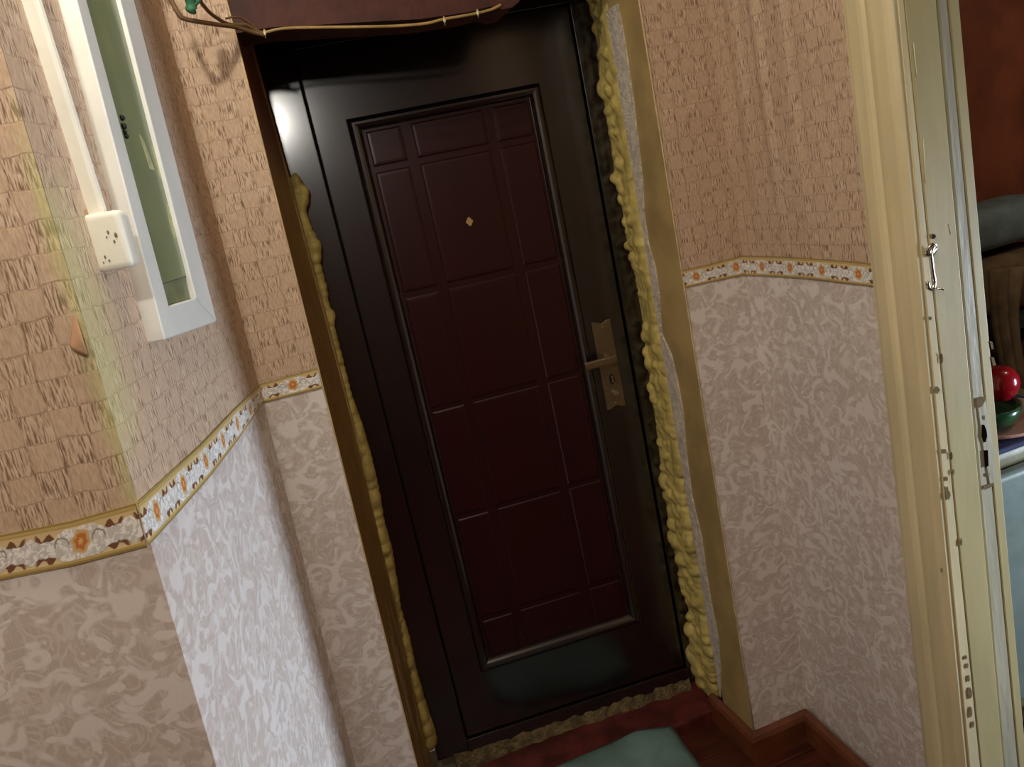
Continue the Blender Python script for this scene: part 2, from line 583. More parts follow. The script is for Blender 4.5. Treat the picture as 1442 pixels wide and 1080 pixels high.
# the rest of the hallway, behind and beside the viewer
YNB = YN + 1.2 * SN * 0.97
for nm, lo, hi, lab in (('wall_back', (-1.50, -3.38, 0), (1.25, -3.30, HC), 'plain tan wall closing the hallway behind the viewer'),
                        ('wall_far_left', (-1.50, -3.30, 0), (-1.39, YNB + 0.02, HC), 'plain tan wall of the hallway to the left of the pier'),
                        ('wall_right_near', (1.04, -3.30, 0), (1.16, -1.50, HC), 'plain tan wall on the near side of the right doorway'),
                        ('wall_over_doorway', (1.05, -1.50, 2.30), (1.16, -0.70, HC), 'plain tan wall above the right doorway'),
                        ('wall_kitchen_near', (1.16, -3.38, 0), (3.58, -3.30, HC), 'plain tan near wall of the kitchen')):
    bm = bmesh.new()
    bbox(bm, lo, hi)
    tag(from_bm(nm, bm, M_tan_dimmed if nm == 'wall_back' else M_tan), lab, kind='structure')

# lintel over the entrance door: red brown, ragged lower edge
edge_px = [(352, 44), (385, 38), (430, 36), (480, 33), (530, 30), (590, 27), (640, 20), (665, 16), (690, 9), (708, 13), (722, 10), (731, 2), (737, -14), (745, -45), (800, -60), (880, -60)]
ep = [hit(*q, (0, -0.004, 0), (0, 1, 0)) for q in edge_px]
ep[0].x = XDL + 0.015
ep[-1].x = XDR - 0.002
bm = bmesh.new()
prism(bm, [Vector((p.x, -0.004, p.z)) for p in ep] + [Vector((ep[-1].x, -0.004, HC)), Vector((ep[0].x, -0.004, HC))], (0, 1, 0), 0.12)
lin = from_bm('wall_lintel', bm, M_lintel)
tag(lin, 'red brown painted lintel with a ragged lower edge over the entrance door', kind='structure')
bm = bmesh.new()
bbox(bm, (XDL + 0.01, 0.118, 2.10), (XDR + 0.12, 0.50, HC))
o = from_bm('soffit', bm, M_dark, lin)  # near-black colour stands in for the unlit underside

# reveals of the entrance opening
bm = bmesh.new()
REV = []
zz = [0, .35, .7, 1.05, 1.4, 1.75, 2.12]
inner_px = {0: 0.096, .35: 0.108, .7: 0.124, 1.05: 0.132, 1.4: 0.134, 1.75: 0.133, 2.12: 0.128}
va, vb, vc = [], [], []
for z in zz:
    a = Vector((*dl(z), z)) + Vector((0.001, 0, 0))
    b = Vector((inner_px[z], 0.345, z))
    va.append(bm.verts.new(a))
    vb.append(bm.verts.new(b))
    vc.append(bm.verts.new(b + Vector((0.006, 0.006, 0))))
bk = [bm.verts.new(Vector((XL - 0.02, 0.40, z))) for z in (0, 2.12)]
for i in range(len(zz) - 1):
    bm.faces.new([va[i], vb[i], vb[i + 1], va[i + 1]])
    bm.faces.new([vb[i], vc[i], vc[i + 1], vb[i + 1]])
bm.faces.new(vc + [bk[1], bk[0]])
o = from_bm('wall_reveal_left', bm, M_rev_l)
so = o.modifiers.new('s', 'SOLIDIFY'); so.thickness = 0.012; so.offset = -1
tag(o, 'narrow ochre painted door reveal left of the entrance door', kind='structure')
lip = bmesh.new()
tube(lip, smooth_path([Vector((inner_px[z], 0.344, z)) for z in zz], 3), 0.0045, 6)
from_bm('reveal_edge', lip, M_cord2, o, True)
bm = bmesh.new()
tube(bm, [Vector((*dl(z), z)) + Vector((-0.0005, -0.0005, 0)) for z in zz], 0.0022, 6)
from_bm('paper_edge', bm, plain('cut paper edge', srgb(206, 182, 140), 0.7), o, True)

bm = bmesh.new()
bbox(bm, (XDR, 0.0005, 0), (XDR + 0.09, 0.15, HC), bev=0.002)
rr_ = from_bm('wall_reveal_right', bm, M_ochre)
tag(rr_, 'broad ochre painted door reveal right of the entrance door', kind='structure')
bm = bmesh.new()
lpx = [(862, 5), (868, 40), (876, 90), (884, 140), (891, 200), (899, 262), (903, 300), (911, 345), (917, 380), (926, 420), (930, 470), (938, 500), (948, 540), (953, 580), (961, 640), (966, 700), (978, 760), (985, 800), (994, 850), (1003, 900), (1008, 950), (1010, 982)]
lw = [8, 9, 9, 8, 8, 7, 4, 3, 7, 3, 2, 8, 7, 9, 6, 9, 11, 9, 8, 9, 7, 5]
ra, rb = [], []
for (x, y), k in zip(lpx, lw):
    p = hit(x + k, y, (XDR - 0.0012, 0, 0), (1, 0, 0))
    ra.append(bm.verts.new(p))
    rb.append(bm.verts.new(Vector((XDR - 0.0012, 0.158, p.z))))
for i in range(len(ra) - 1): bm.faces.new([ra[i], rb[i], rb[i + 1], ra[i + 1]])
o = from_bm('plaster_edge', bm, M_white_pl, rr_)
so = o.modifiers.new('s', 'SOLIDIFY'); so.thickness = 0.004; so.offset = 0
bm = bmesh.new()
tube(bm, [Vector((XDR + 0.0005, -0.0008, z)) for z in zz + [HC]], 0.0022, 6)
from_bm('paper_edge', bm, bpy.data.materials['cut paper edge'], rr_, True)
# rough masonry pocket behind the foam
bm = bmesh.new()
bbox(bm, (1.02, 0.14, 0), (1.10, 0.55, HC))
o = from_bm('wall_pocket', bm, M_back)
tag(o, 'rough masonry behind the foam right of the entrance door', kind='structure')


# ---------------------------------------------------------------- wallpaper border
def border(name, tops, bots, plane, off, u0, parent, lab=None):
    n = Vector(plane[1]).normalized()
    mid = hit(*tops[0], *plane)
    if (CAM - mid).dot(n) < 0: n = -n
    T = [hit(*q, *plane) + n * off for q in tops]
    B = [hit(*q, *plane) + n * off for q in bots]
    verts, uvs, faces = [], [], []
    s = u0
    for i in range(len(T)):
        if i: s += (T[i] - T[i - 1]).length
        verts += [B[i], T[i], B[i] - n * 0.0015, T[i] - n * 0.0015]
        uvs += [(s, 0), (s, 1), (s, 0), (s, 1)]
    for i in range(len(T) - 1):
        a, b = 4 * i, 4 * (i + 1)
        faces += [[a, b, b + 1, a + 1], [a + 3, b + 3, b + 2, a + 2], [a + 1, b + 1, b + 3, a + 3], [a + 2, b + 2, b, a]]
    k = 4 * (len(T) - 1)
    faces += [[0, 1, 3, 2], [k + 2, k + 3, k + 1, k]]
    return from_py('wallpaper_border', verts, faces, M_border, parent, False, uvs), s


P_ = 0.112
# rosette sits where u/P = 0.5 mod 1
o, s = border('b', [(-190, 793), (-90, 774), (0, 753), (100, 733), (191, 708)], [(-190, 855), (-90, 836), (0, 816), (105, 795), (207, 768)], PN, 0.003, 0.0, wn)
# shift so that a rosette lies at pixel x = 115
xa = hit(-190, 793, *PN)
xb = hit(113, 730, *PN)
sh = P_ * 0.5 - ((xb - xa).length % P_)
for l in o.data.uv_layers[0].data: l.uv = (l.uv[0] + sh, l.uv[1])
s += sh
border('b', [(191, 708), (236, 667), (280, 627), (325, 580), (365, 541)], [(207, 768), (250, 721), (293, 672), (333, 620), (369, 567)], PL, 0.003, s, wl)
border('b', [(365, 541), (447, 518)], [(369, 567), (453, 546)], PF, 0.003, P_ * 0.5 - 0.066, wf1)
o, s = border('b', [(959, 381), (1000, 372), (1045, 360)], [(965, 405), (1005, 396), (1049, 387)], PF, 0.003, P_ * 0.5 - 0.034, wf2)
border('b', [(1045, 360), (1095, 361), (1140, 363), (1190, 367), (1240, 372)], [(1049, 387), (1098, 389), (1142, 392), (1192, 398), (1244, 404)], PR, 0.0045, s, wr)

# ---------------------------------------------------------------- floor, ceiling
fl = empty('floor', (0, 0, 0), 'dark red brown painted plank floor of the hallway', None, 'structure')
random.seed(3)
y = 0.19
k = 0
while y > -3.3:
    h_ = 0.122
    bm = bmesh.new()
    if y - h_ / 2 > -0.05:
        bbox(bm, (-0.10, y - h_ + 0.002, -0.03), (1.10, y, 0.0), bev=0.003)
    else:
        bbox(bm, (-2.0, y - h_ + 0.002, -0.03), (1.6, y, 0.0 - 0.0006 * (k % 3)), bev=0.003)
    from_bm('plank', bm, M_board, fl)
    y -= h_
    k += 1
bm = bmesh.new()
bbox(bm, (-0.05, 0.19, -0.03), (1.03, 0.36, 0.040), bev=0.006)
bm.verts.ensure_lookup_table()
o = from_bm('sill_board', bm, M_sill, fl)
bm = bmesh.new()
bbox(bm, (-2.6, -3.4, -0.09), (1.6, 0.6, -0.031))
from_bm('subfloor', bm, M_back, fl)
bm = bmesh.new()
bbox(bm, (-2.6, -3.4, HC), (3.6, 0.9, HC + 0.06))
tag(from_bm('ceiling', bm, M_ceil), 'plain whitewashed ceiling', kind='structure')
# crumbly mortar bed under the steel door frame
bm = bmesh.new()
n_ = 60
pr, pq = [], []
for i in range(n_ + 1):
    x = 0.175 + (0.925 - 0.175) * i / n_
    yb = 0.42 - 0.1 * x
    h0 = 0.075 + 0.012 * noise.noise(Vector((x * 30, 0, 0)))
    dd = 0.020 + 0.012 * noise.noise(Vector((x * 22, 5, 0)))
    pr.append([bm.verts.new((x, yb + 0.02, h0)), bm.verts.new((x, yb - dd * 0.55, h0 + 0.004 * noise.noise(Vector((x * 60, 1, 0))))), bm.verts.new((x, yb - dd, 0.042 + 0.004 * noise.noise(Vector((x * 45, 2, 0))))), bm.verts.new((x, yb - dd - 0.01, 0.0)), bm.verts.new((x, yb + 0.02, 0.0))])
for i in range(n_):
    for j in range(5):
        bm.faces.new([pr[i][j], pr[i + 1][j], pr[i + 1][(j + 1) % 5], pr[i][(j + 1) % 5]])
bm.faces.new(pr[0]); bm.faces.new(pr[-1][::-1])
o = from_bm('mortar_bed', bm, M_screed)
tag(o, 'crumbling strip of yellowish mortar under the entrance door', 'mortar')


def skirting(name, a, b, h, th, lab, miter=(0, 0)):
    a, b = Vector(a), Vector(b)
    d = (b - a).normalized()
    n = Vector((d.y, -d.x, 0))
    prof = [(0, 0), (th, 0), (th, h * 0.80), (th * 0.75, h * 0.93), (th * 0.25, h), (0, h)]
    bm = bmesh.new()
    A = [bm.verts.new(a + n * p - d * (p * miter[0]) + Vector((0, 0, q))) for p, q in prof]
    B = [bm.verts.new(b + n * p + d * (p * miter[1]) + Vector((0, 0, q))) for p, q in prof]
    for i in range(6): bm.faces.new([A[i], A[(i + 1) % 6], B[(i + 1) % 6], B[i]])
    bm.faces.new(A[::-1]); bm.faces.new(B)
    return tag(from_bm(name, bm, M_skirt), lab, kind='structure')


skirting('baseboard_right', (XR, -0.002, 0), (XR + SR * YA, YA, 0), 0.085, 0.022, 'brown skirting board along the right wall', (-1, 0))
skirting('baseboard_front', (XDR, 0, 0), (XR, 0, 0), 0.085, 0.022, 'short brown skirting board between the reveal and the right corner', (1, -1))
skirting('baseboard_reveal', (XDR, 0.205, 0), (XDR, 0, 0), 0.085, 0.022, 'short brown skirting board in the right door reveal', (0, 1))

# ---------------------------------------------------------------- entrance door
door = empty('door_1', (0.56, 0.36, 0.07), 'dark brown lacquered steel entrance door with raised rectangular panels', None, 'structure')
MD = frame_mat(Vector((0, 0.42, 0)), UD, -ND, Vector((0, 0, 1)))   # local x along the door, y away from the hall


def D(px, py, off=0.0):
    p = hit(px, py, *PD)
    return p + ND * off


def dbox(bm, x0, x1, z0, z1, y0, y1, bev=0.0, seg=2):
    k = 1.0 / UD.x
    bbox(bm, (x0 * k, y0, z0), (x1 * k, y1, z1), MD, bev, seg)


ZB_, ZT_ = 0.115, 2.052
# frame: jambs, head, sill
bm = bmesh.new()
dbox(bm, 0.128, 0.2225, 0.072, 2.13, -0.004, 0.07, 0.002)
dbox(bm, 0.927, 1.015, 0.066, 2.13, -0.004, 0.07, 0.002)
dbox(bm, 0.2225, 0.927, 2.056, 2.13, -0.004, 0.07, 0.002)
dbox(bm, 0.2225, 0.927, 0.066, ZB_ - 0.004, -0.010, 0.07, 0.003)
from_bm('door_frame', bm, M_door, door)
bm = bmesh.new()
dbox(bm, 0.15, 1.0, 0.08, 2.1, 0.03, 0.075)
from_bm('gasket', bm, M_gasket, door)
# leaf: a flat skin with a recessed field cut out inside the moulding
leaf = empty('door_leaf', (0, 0, 0))
leaf.parent = door
lx0, lx1 = 0.2265, 0.9225
mx0, mx1, mz0, mz1 = 0.309, 0.812, 0.305, 1.880     # moulding outer
fx0, fx1, fz0, fz1 = 0.343, 0.778, 0.340, 1.848      # field inside


def xz(x, y, z): return MD @ Vector((x / UD.x, y, z))


bm = bmesh.new()
o4 = [(lx0, ZB_), (lx1, ZB_), (lx1, ZT_), (lx0, ZT_)]
i4 = [(mx0, mz0), (mx1, mz0), (mx1, mz1), (mx0, mz1)]
levels = []
levels.append([bm.verts.new(xz(x, 0.028, z)) for x, z in o4])
levels.append([bm.verts.new(xz(x, 0.002, z)) for x, z in o4])
ins = 0.003
levels.append([bm.verts.new(xz(x + (ins if x == lx0 else -ins), 0.0, z + (ins if z == ZB_ else -ins))) for x, z in o4])
levels.append([bm.verts.new(xz(x, 0.0, z)) for x, z in i4])
for a, b in zip(levels[:-1], levels[1:]):
    for i in range(4): bm.faces.new([a[i], a[(i + 1) % 4], b[(i + 1) % 4], b[i]])
bm.faces.new(levels[0][::-1])
skin = from_bm('leaf_skin', bm, M_door, leaf)
# moulding frame: rolled profile between outer and inner rectangles
bm = bmesh.new()
prof = [(0.0, 0.0), (0.03, -0.0012), (0.08, -0.0018), (0.10, 0.0015), (0.18, -0.0045), (0.34, -0.0085), (0.52, -0.0085), (0.70, -0.0055), (0.84, 0.0), (0.93, 0.0045), (1.0, 0.0050)]
rings = []
for t_, dy in prof:
    r = []
    for (ox, oz), (ix, iz) in zip(i4, [(fx0, fz0), (fx1, fz0), (fx1, fz1), (fx0, fz1)]):
        r.append(bm.verts.new(xz(ox + (ix - ox) * t_, dy, oz + (iz - oz) * t_)))
    rings.append(r)
for a, b in zip(rings[:-1], rings[1:]):
    for i in range(4): bm.faces.new([a[i], a[(i + 1) % 4], b[(i + 1) % 4], b[i]])
from_bm('moulding', bm, M_door, leaf)
bm = bmesh.new()
bm.faces.new([bm.verts.new(xz(x, 0.0052, z)) for x, z in ((fx0, fz0), (fx1, fz0), (fx1, fz1), (fx0, fz1))])
from_bm('panel_field', bm, M_panel, leaf)
# raised panels: three columns, six rows, each its own piece
cols = [(0.349, 0.437), (0.463, 0.650), (0.676, 0.772)]
rows_ = [(1.757, 1.842), (1.432, 1.741), (1.113, 1.415), (0.795, 1.100), (0.474, 0.782), (0.348, 0.460)]
for ci, (x0, x1) in enumerate(cols):
    for ri, (z0, z1) in enumerate(rows_):
        bm = bmesh.new()
        lv = []
        for ins, dy in ((0, 0.0060), (0, 0.0024), (0.0035, 0.0004), (0.009, 0.0)):
            lv.append([bm.verts.new(xz(x, dy, z)) for x, z in ((x0 + ins, z0 + ins), (x1 - ins, z0 + ins), (x1 - ins, z1 - ins), (x0 + ins, z1 - ins))])
        for a, b in zip(lv[:-1], lv[1:]):
            for i in range(4): bm.faces.new([a[i], a[(i + 1) % 4], b[(i + 1) % 4], b[i]])
        bm.faces.new(lv[-1])
        from_bm('raised_panel', bm, M_panel, leaf)
# peephole: small flower-shaped rosette with lens
pc = D(661, 312)
bm = bmesh.new()
pts = []
for i in range(32):
    a = i * 2 * math.pi / 32
    r = 0.0075 + 0.0030 * abs(math.cos(2 * a)) ** 1.5 * (1.3 if abs(math.sin(a)) > 0.7 else 0.6)
    pts.append(pc + UD * (r * math.cos(a)) + Vector((0, 0, 1)) * (r * math.sin(a)))
prism(bm, pts, ND, 0.003)
pe = from_bm('peephole', bm, M_brass, door)
# long lock plate with scalloped ends
plate = empty('lock_plate', (0, 0, 0))
plate.parent = door
PXC, PW, PZ0, PZ1 = 0.8565, 0.0275, 0.981, 1.236
bm = bmesh.new()
pp = []
for t_ in range(9):                                       # top edge with a dip in the middle
    x = -PW + 2 * PW * t_ / 8
    pp.append((x, PZ1 - 0.008 * math.exp(-(x / 0.011) ** 2)))
for t_ in range(9):
    x = PW - 2 * PW * t_ / 8
    pp.append((x, PZ0 + 0.008 * math.exp(-(x / 0.011) ** 2)))
face0 = [xz(PXC + x, 0.0, z) for x, z in pp]
prism(bm, face0, ND, 0.005)
o = from_bm('plate', bm, M_nickel, plate)
bv = o.modifiers.new('b', 'BEVEL'); bv.width = 0.0015; bv.segments = 2; bv.limit_method = 'ANGLE'
# lever: rose, neck and flat arm reaching left
bm = bmesh.new()
c = xz(PXC + 0.003, -0.005, 1.131)
for r, l0, l1 in ((0.0125, 0.0, 0.006), (0.0085, 0.006, 0.040)):
    tube(bm, [c + ND * l0, c + ND * l1], r, 20)
d0 = c + ND * 0.040
d1 = xz(0.776, -0.047, 1.130)
ax = (d1 - d0).normalized()
up = Vector((0, 0, 1))
nn = ax.cross(up).normalized()
lv = []
for t_, hh, th in ((-0.10, 0.008, 0.006), (-0.06, 0.011, 0.0075), (0.1, 0.0115, 0.008), (0.45, 0.0105, 0.007), (0.85, 0.0105, 0.0065), (1.0, 0.0105, 0.006)):
    p = d0.lerp(d1, t_)
    lv.append([bm.verts.new(p + up * (hh * a) + nn * (th * b)) for a, b in ((-1, -0.5), (-0.6, -1), (0.6, -1), (1, -0.5), (1, 0.5), (0.6, 1), (-0.6, 1), (-1, 0.5))])
for a, b in zip(lv[:-1], lv[1:]):
    for i in range(8): bm.faces.new([a[i], a[(i + 1) % 8], b[(i + 1) % 8], b[i]])
bm.faces.new(lv[0][::-1]); bm.faces.new(lv[-1])
from_bm('lever', bm, M_nickel, plate)
bm = bmesh.new()
kp = []
for i in range(20):
    a = i * 2 * math.pi / 20
    kp.append(xz(PXC + 0.0015 + 0.0075 * math.cos(a), -0.0045, 1.066 + 0.0155 * math.sin(a)))
prism(bm, kp, ND, 0.0014)
from_bm('keyhole', bm, M_keyhole, plate)
bm = bmesh.new()
bbox(bm, ((PXC - 0.001) / UD.x, -0.0085, 1.055), ((PXC + 0.0045) / UD.x, -0.005, 1.077), MD, 0.0012)
from_bm('cylinder', bm, M_chrome, plate)
bm = bmesh.new()
c = xz(PXC + 0.0025, -0.005, 1.026)
tube(bm, [c, c + ND * 0.006], 0.0078, 20)
bbox(bm, ((PXC - 0.0065) / UD.x, -0.0185, 1.0215), ((PXC + 0.0115) / UD.x, -0.009, 1.0300), MD, 0.002)
from_bm('thumb_turn', bm, M_chrome, plate)
for z in (PZ1 - 0.017, PZ0 + 0.017):
    bm = bmesh.new()
    c = xz(PXC, -0.005, z)
    tube(bm, [c, c + ND * 0.0018], 0.003, 12)
    from_bm('screw', bm, M_chrome, plate)
# small dent on the left moulding
bm = bmesh.new()
c = D(517, 265, 0.006)
bmesh.ops.create_icosphere(bm, subdivisions=2, radius=0.006, matrix=Matrix.Translation(c) @ Matrix.Diagonal((0.5, 0.5, 0.9, 1)))
from_bm('lacquer_chip', bm, M_door, door, True)

# ---------------------------------------------------------------- foam beads
def foam(name, pts, label, vox=0.0035):
    bm = bmesh.new()
    for p, r, q in pts:
        m = Matrix.Translation(p) @ Matrix.Rotation(q[3], 4, 'Z') @ Matrix.Rotation(q[4], 4, 'X') @ Matrix.Diagonal((r * q[0], r * q[1], r * q[2], 1))
        bmesh.ops.create_icosphere(bm, subdivisions=2, radius=1.0, matrix=m)
    o = from_bm(name, bm, M_foam, None, True)
    rm = o.modifiers.new('r', 'REMESH'); rm.mode = 'VOXEL'; rm.voxel_size = vox; rm.use_smooth_shade = True
    s = o.modifiers.new('s', 'SMOOTH'); s.factor = 0.5; s.iterations = 5
    return tag(o, label, 'foam')


def lerp_table(tab, y):
    for (y0, x0), (y1, x1) in zip(tab[:-1], tab[1:]):
        if y <= y1: return x0 + (x1 - x0) * (y - y0) / (y1 - y0)
    return tab[-1][1]


random.seed(11)
Ltab = [(-40, 826), (10, 833), (60, 840), (100, 842), (150, 851), (200, 859), (250, 866), (300, 877), (340, 882), (380, 892), (420, 899), (460, 906), (500, 908), (540, 914), (580, 920), (640, 927), (700, 934), (760, 944), (800, 953), (835, 960), (860, 969), (900, 968), (945, 973), (985, 990)]
Rtab = [(-40, 856), (10, 862), (60, 868), (100, 874), (150, 884), (200, 891), (250, 898), (300, 903), (345, 910), (380, 918), (420, 927), (470, 931), (520, 946), (580, 954), (640, 962), (700, 967), (760, 979), (800, 986), (850, 994), (900, 1003), (950, 1009), (985, 1011)]
pts = []
yy = -30.0
while yy < 978:
    xl, xr = lerp_table(Ltab, yy), lerp_table(Rtab, yy)
    A = hit(xl, yy, *PD)
    B = hit(xr, yy, (XDR, 0, 0), (1, 0, 0))
    wpx = xr - xl
    if xr < xl + 4: break
    # radius of blobs from apparent width at about 2 m
    for s_ in (0.24, 0.5, 0.76):
        p = A.lerp(B, s_ + random.uniform(-0.06, 0.06))
        p = p + Vector((0.010, 0.010, 0)) + Vector((random.uniform(-.004, .004), random.uniform(-.006, .006), random.uniform(-.006, .006)))
        r = random.uniform(0.62, 1.0) * 0.027 * (wpx / 32.0) ** 0.5
        if s_ != 0.5 or random.random() < 0.8:
            pts.append((p, r, (random.uniform(.85, 1.25), random.uniform(1.1, 1.8), random.uniform(.6, 1.25), random.uniform(-.6, .3), random.uniform(-.5, .5))))
    for k_ in (0.0, 0.5):
        yk = yy + 14 * k_
        A2 = hit(lerp_table(Ltab, yk) + 5, yk, *PD)
        B2 = hit(lerp_table(Rtab, yk) - 5, yk, (XDR, 0, 0), (1, 0, 0))
        for s2 in (0.12, 0.35, 0.6, 0.85):
            pts.append((A2.lerp(B2, s2) + Vector((0.012, 0.006, 0)), 0.022, (1, 1.5, 1.0, -0.3, 0)))
    yy += random.uniform(11, 22)
foam('foam_bead', pts, 'broad lumpy yellow bead of expanding foam right of the entrance door')

Lf = [(255, 416), (262, 420), (300, 424), (317, 430), (370, 439), (398, 447), (430, 457), (454, 464), (490, 472), (560, 488), (640, 503), (700, 514), (775, 530), (830, 545), (900, 560), (960, 574), (1040, 594)]
Rf = [(255, 418), (268, 432), (282, 431), (296, 424), (318, 432), (345, 450), (370, 448), (398, 455), (410, 459), (426, 456), (446, 469), (458, 464), (490, 474), (530, 484), (560, 492), (600, 508), (640, 520), (690, 532), (740, 540), (775, 550), (820, 557), (860, 562), (900, 574), (940, 582), (990, 596), (1040, 612)]
pts = []
yy = 256.0
while yy < 1052:
    xl, xr = lerp_table(Lf, yy), lerp_table(Rf, yy)
    A = hit(xl, yy, (0, 0.35, 0), (0, 1, 0))
    B = hit(xr, yy, (0, 0.375, 0), (0, 1, 0))
    wd = max((B - A).length, 0.006)
    r = wd * 0.5 + 0.0005
    pts.append((A.lerp(B, 0.5) + Vector((0, 0.012, 0)), r, (1.0, random.uniform(1.5, 2.2), random.uniform(1.0, 1.8), 0.0, random.uniform(-.3, .3))))
    pts.append((A.lerp(B, 0.1) + Vector((-0.006, 0.020, 0)), 0.009, (1.0, 2, 1.6, 0.0, 0)))
    if random.random() < 0.5:
        pts.append((A.lerp(B, 0.72) + Vector((0, random.uniform(-.012, 0.004), 0)), r * 0.6, (.9, 1.2, random.uniform(.9, 1.4), 0, 0)))
    yy += random.uniform(8, 14)
foam('foam_bead', pts, 'thin ragged yellow bead of expanding foam left of the entrance door', 0.003)

# ---------------------------------------------------------------- white framed meter recess on the left wall
P0 = hit(209, 480, *PL)
TF = 0.0235


def FP(px, py, t=TF):
    return hit(px, py, P0 + NL * t, NL)


def st(p):                                   # (along wall, z) of a point
    return ((p - P0).dot(TL), p.z)


def WP(s, z, t): return P0 + TL * s + NL * t + UPL * (z - P0.z)


rec = empty('meter_recess', P0, 'tall white framed recess with a green back on the left wall', 'electrical recess')
oBL, oBR, oTL, oTR = FP(233, 478.5), FP(305.5, 452.5), FP(108, 0), FP(189, 0)
iBL, iBR, iTL, iTR = FP(238, 430.5), FP(276.5, 419.5), FP(122, 0), FP(169.5, 0)


def ext(b, t, z=2.28):
    return b + (t - b) * ((z - b.z) / (t.z - b.z))


oTL, oTR, iTL, iTR = ext(oBL, oTL, 2.30), ext(oBR, oTR, 2.30), ext(iBL, iTL, 2.265), ext(iBR, iTR, 2.265)


def board(name, quad, t0, t1, mat, parent, bev=0.002):
    bm = bmesh.new()
    prism(bm, [p - NL * (TF - t0) for p in quad], NL, t1 - t0)
    o = from_bm(name, bm, mat, parent)
    if bev:
        bv = o.modifiers.new('b', 'BEVEL'); bv.width = bev; bv.segments = 2
    return o


fr = empty('frame', (0, 0, 0))
fr.parent = rec
cBL = oBL + (iBL - oBL) * 1.0
board('frame_board', [oBL, iBL, iTL, oTL], -0.004, TF, M_boxwhite, fr)
board('frame_board', [iBR, oBR, oTR, iTR], -0.004, TF, M_boxwhite, fr)
board('frame_board', [oBL + TL * 0.001, oBR - TL * 0.001, iBR, iBL], -0.004, TF - 0.0008, M_boxwhite, fr)
board('frame_board', [iTL, iTR, oTR, oTL], -0.004, TF - 0.0008, M_boxwhite, fr)
sA, sB = st(iBL)[0] - 0.02, st(iBR)[0] + 0.02
gz = FP(231, 398, 0.014).z
q = [WP(sA, gz, TF), WP(sB, gz + 0.002, TF), WP(sB + 0.03, 2.29, TF), WP(sA + 0.03, 2.29, TF)]
board('back_panel', q, 0.0152, 0.0172, M_green, rec, 0.001)
q = [WP(sA, 1.54, TF), WP(sB, 1.54, TF), WP(sB, gz + 0.012, TF), WP(sA, gz + 0.010, TF)]
board('lower_panel', q, 0.0012, 0.0145, M_greendk, rec, 0.001)
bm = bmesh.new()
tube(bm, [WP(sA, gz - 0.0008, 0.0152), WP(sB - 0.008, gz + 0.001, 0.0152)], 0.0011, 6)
from_bm('seam_shade_line', bm, M_grime_shade, rec)  # dark tube laid in as the shadow line under the upper panel
# pale streaks and a black catch on the green back
for quad in ([(196, 190), (201, 195), (218, 240), (211, 238)], [(213, 205), (217, 206), (230, 250), (226, 254)], [(234, 287), (240, 292), (251, 330), (246, 337), (240, 322)]):
    bm = bmesh.new()
    prism(bm, [FP(*p, 0.0172) for p in quad], NL, 0.0004)
    from_bm('streak', bm, M_streak, rec)
bm = bmesh.new()
for (x, y, r) in ((172, 166, 0.004), (174, 178, 0.0045), (178, 192, 0.0035), (176, 186, 0.003)):
    bmesh.ops.create_icosphere(bm, subdivisions=2, radius=r, matrix=Matrix.Translation(FP(x, y, 0.019)))
from_bm('catch', bm, M_keyhole, rec, True)

# switch box and conduit left of the frame
PB = hit(139, 382, *PL)
sw = empty('socket_box', PB, 'small white plastic junction box left of the white frame on the left wall', 'junction box')
MBi = frame_mat(PB - UPL * PB.z, TL, NL, UPL)
bm = bmesh.new()
bbox(bm, (0.0, -0.002, 1.634), (0.026, 0.041, 1.703), MBi, 0.008, 4)
from_bm('cover', bm, M_plastic, sw, True)
bm = bmesh.new()
bbox(bm, (0.022, -0.003, 1.636), (0.040, 0.038, 1.699), MBi, 0.004, 3)
from_bm('base', bm, M_plastic, sw, True)
for (x, y, r) in ((152, 327, .0022), (150, 334, .0014), (163, 331, .003), (161, 340, .002), (148, 362, .002), (154, 367, .0018), (146, 370, .0013)):
    bm = bmesh.new()
    p = hit(x, y, PB, TL)
    bmesh.ops.create_icosphere(bm, subdivisions=2, radius=1.0, matrix=Matrix.Translation(p) @ frame_mat(Vector((0, 0, 0)), NL, TL, Vector((0, 0, 1))) @ Matrix.Diagonal((r * 0.6, 0.0010, r * 1.1, 1)))
    from_bm('dirt_spot', bm, M_grime_shade, sw, True)
cb, ct = hit(124, 306, *PL), hit(26, 0, *PL)
ct = ext(cb, ct, 2.36)
bm = bmesh.new()
tt = Vector((ct.x - cb.x, ct.y - cb.y, 0))
A = [WP(*st(cb), -0.004) + TL * a + NL * b for a, b in ((0, 0), (0, 0.019), (0.002, 0.0235), (0.006, 0.025), (0.010, 0.0235), (0.012, 0.019), (0.012, 0))]
B = [WP(*st(ct), -0.004) + TL * a + NL * b for a, b in ((0, 0), (0, 0.019), (0.002, 0.0235), (0.006, 0.025), (0.010, 0.0235), (0.012, 0.019), (0.012, 0))]
A = [bm.verts.new(p) for p in A]; B = [bm.verts.new(p) for p in B]
for i in range(7): bm.faces.new([A[i], A[(i + 1) % 7], B[(i + 1) % 7], B[i]])
bm.faces.new(A[::-1]); bm.faces.new(B)
tag(from_bm('cable_trunking', bm, M_plastic), 'white cable trunking running up from the junction box', 'trunking')

# peeled flap of wallpaper at the pier corner
def NP(px, py, off=0.0):
    p = hit(px, py, *PN)
    return p + Vector((-SN, -1, 0)).normalized() * off


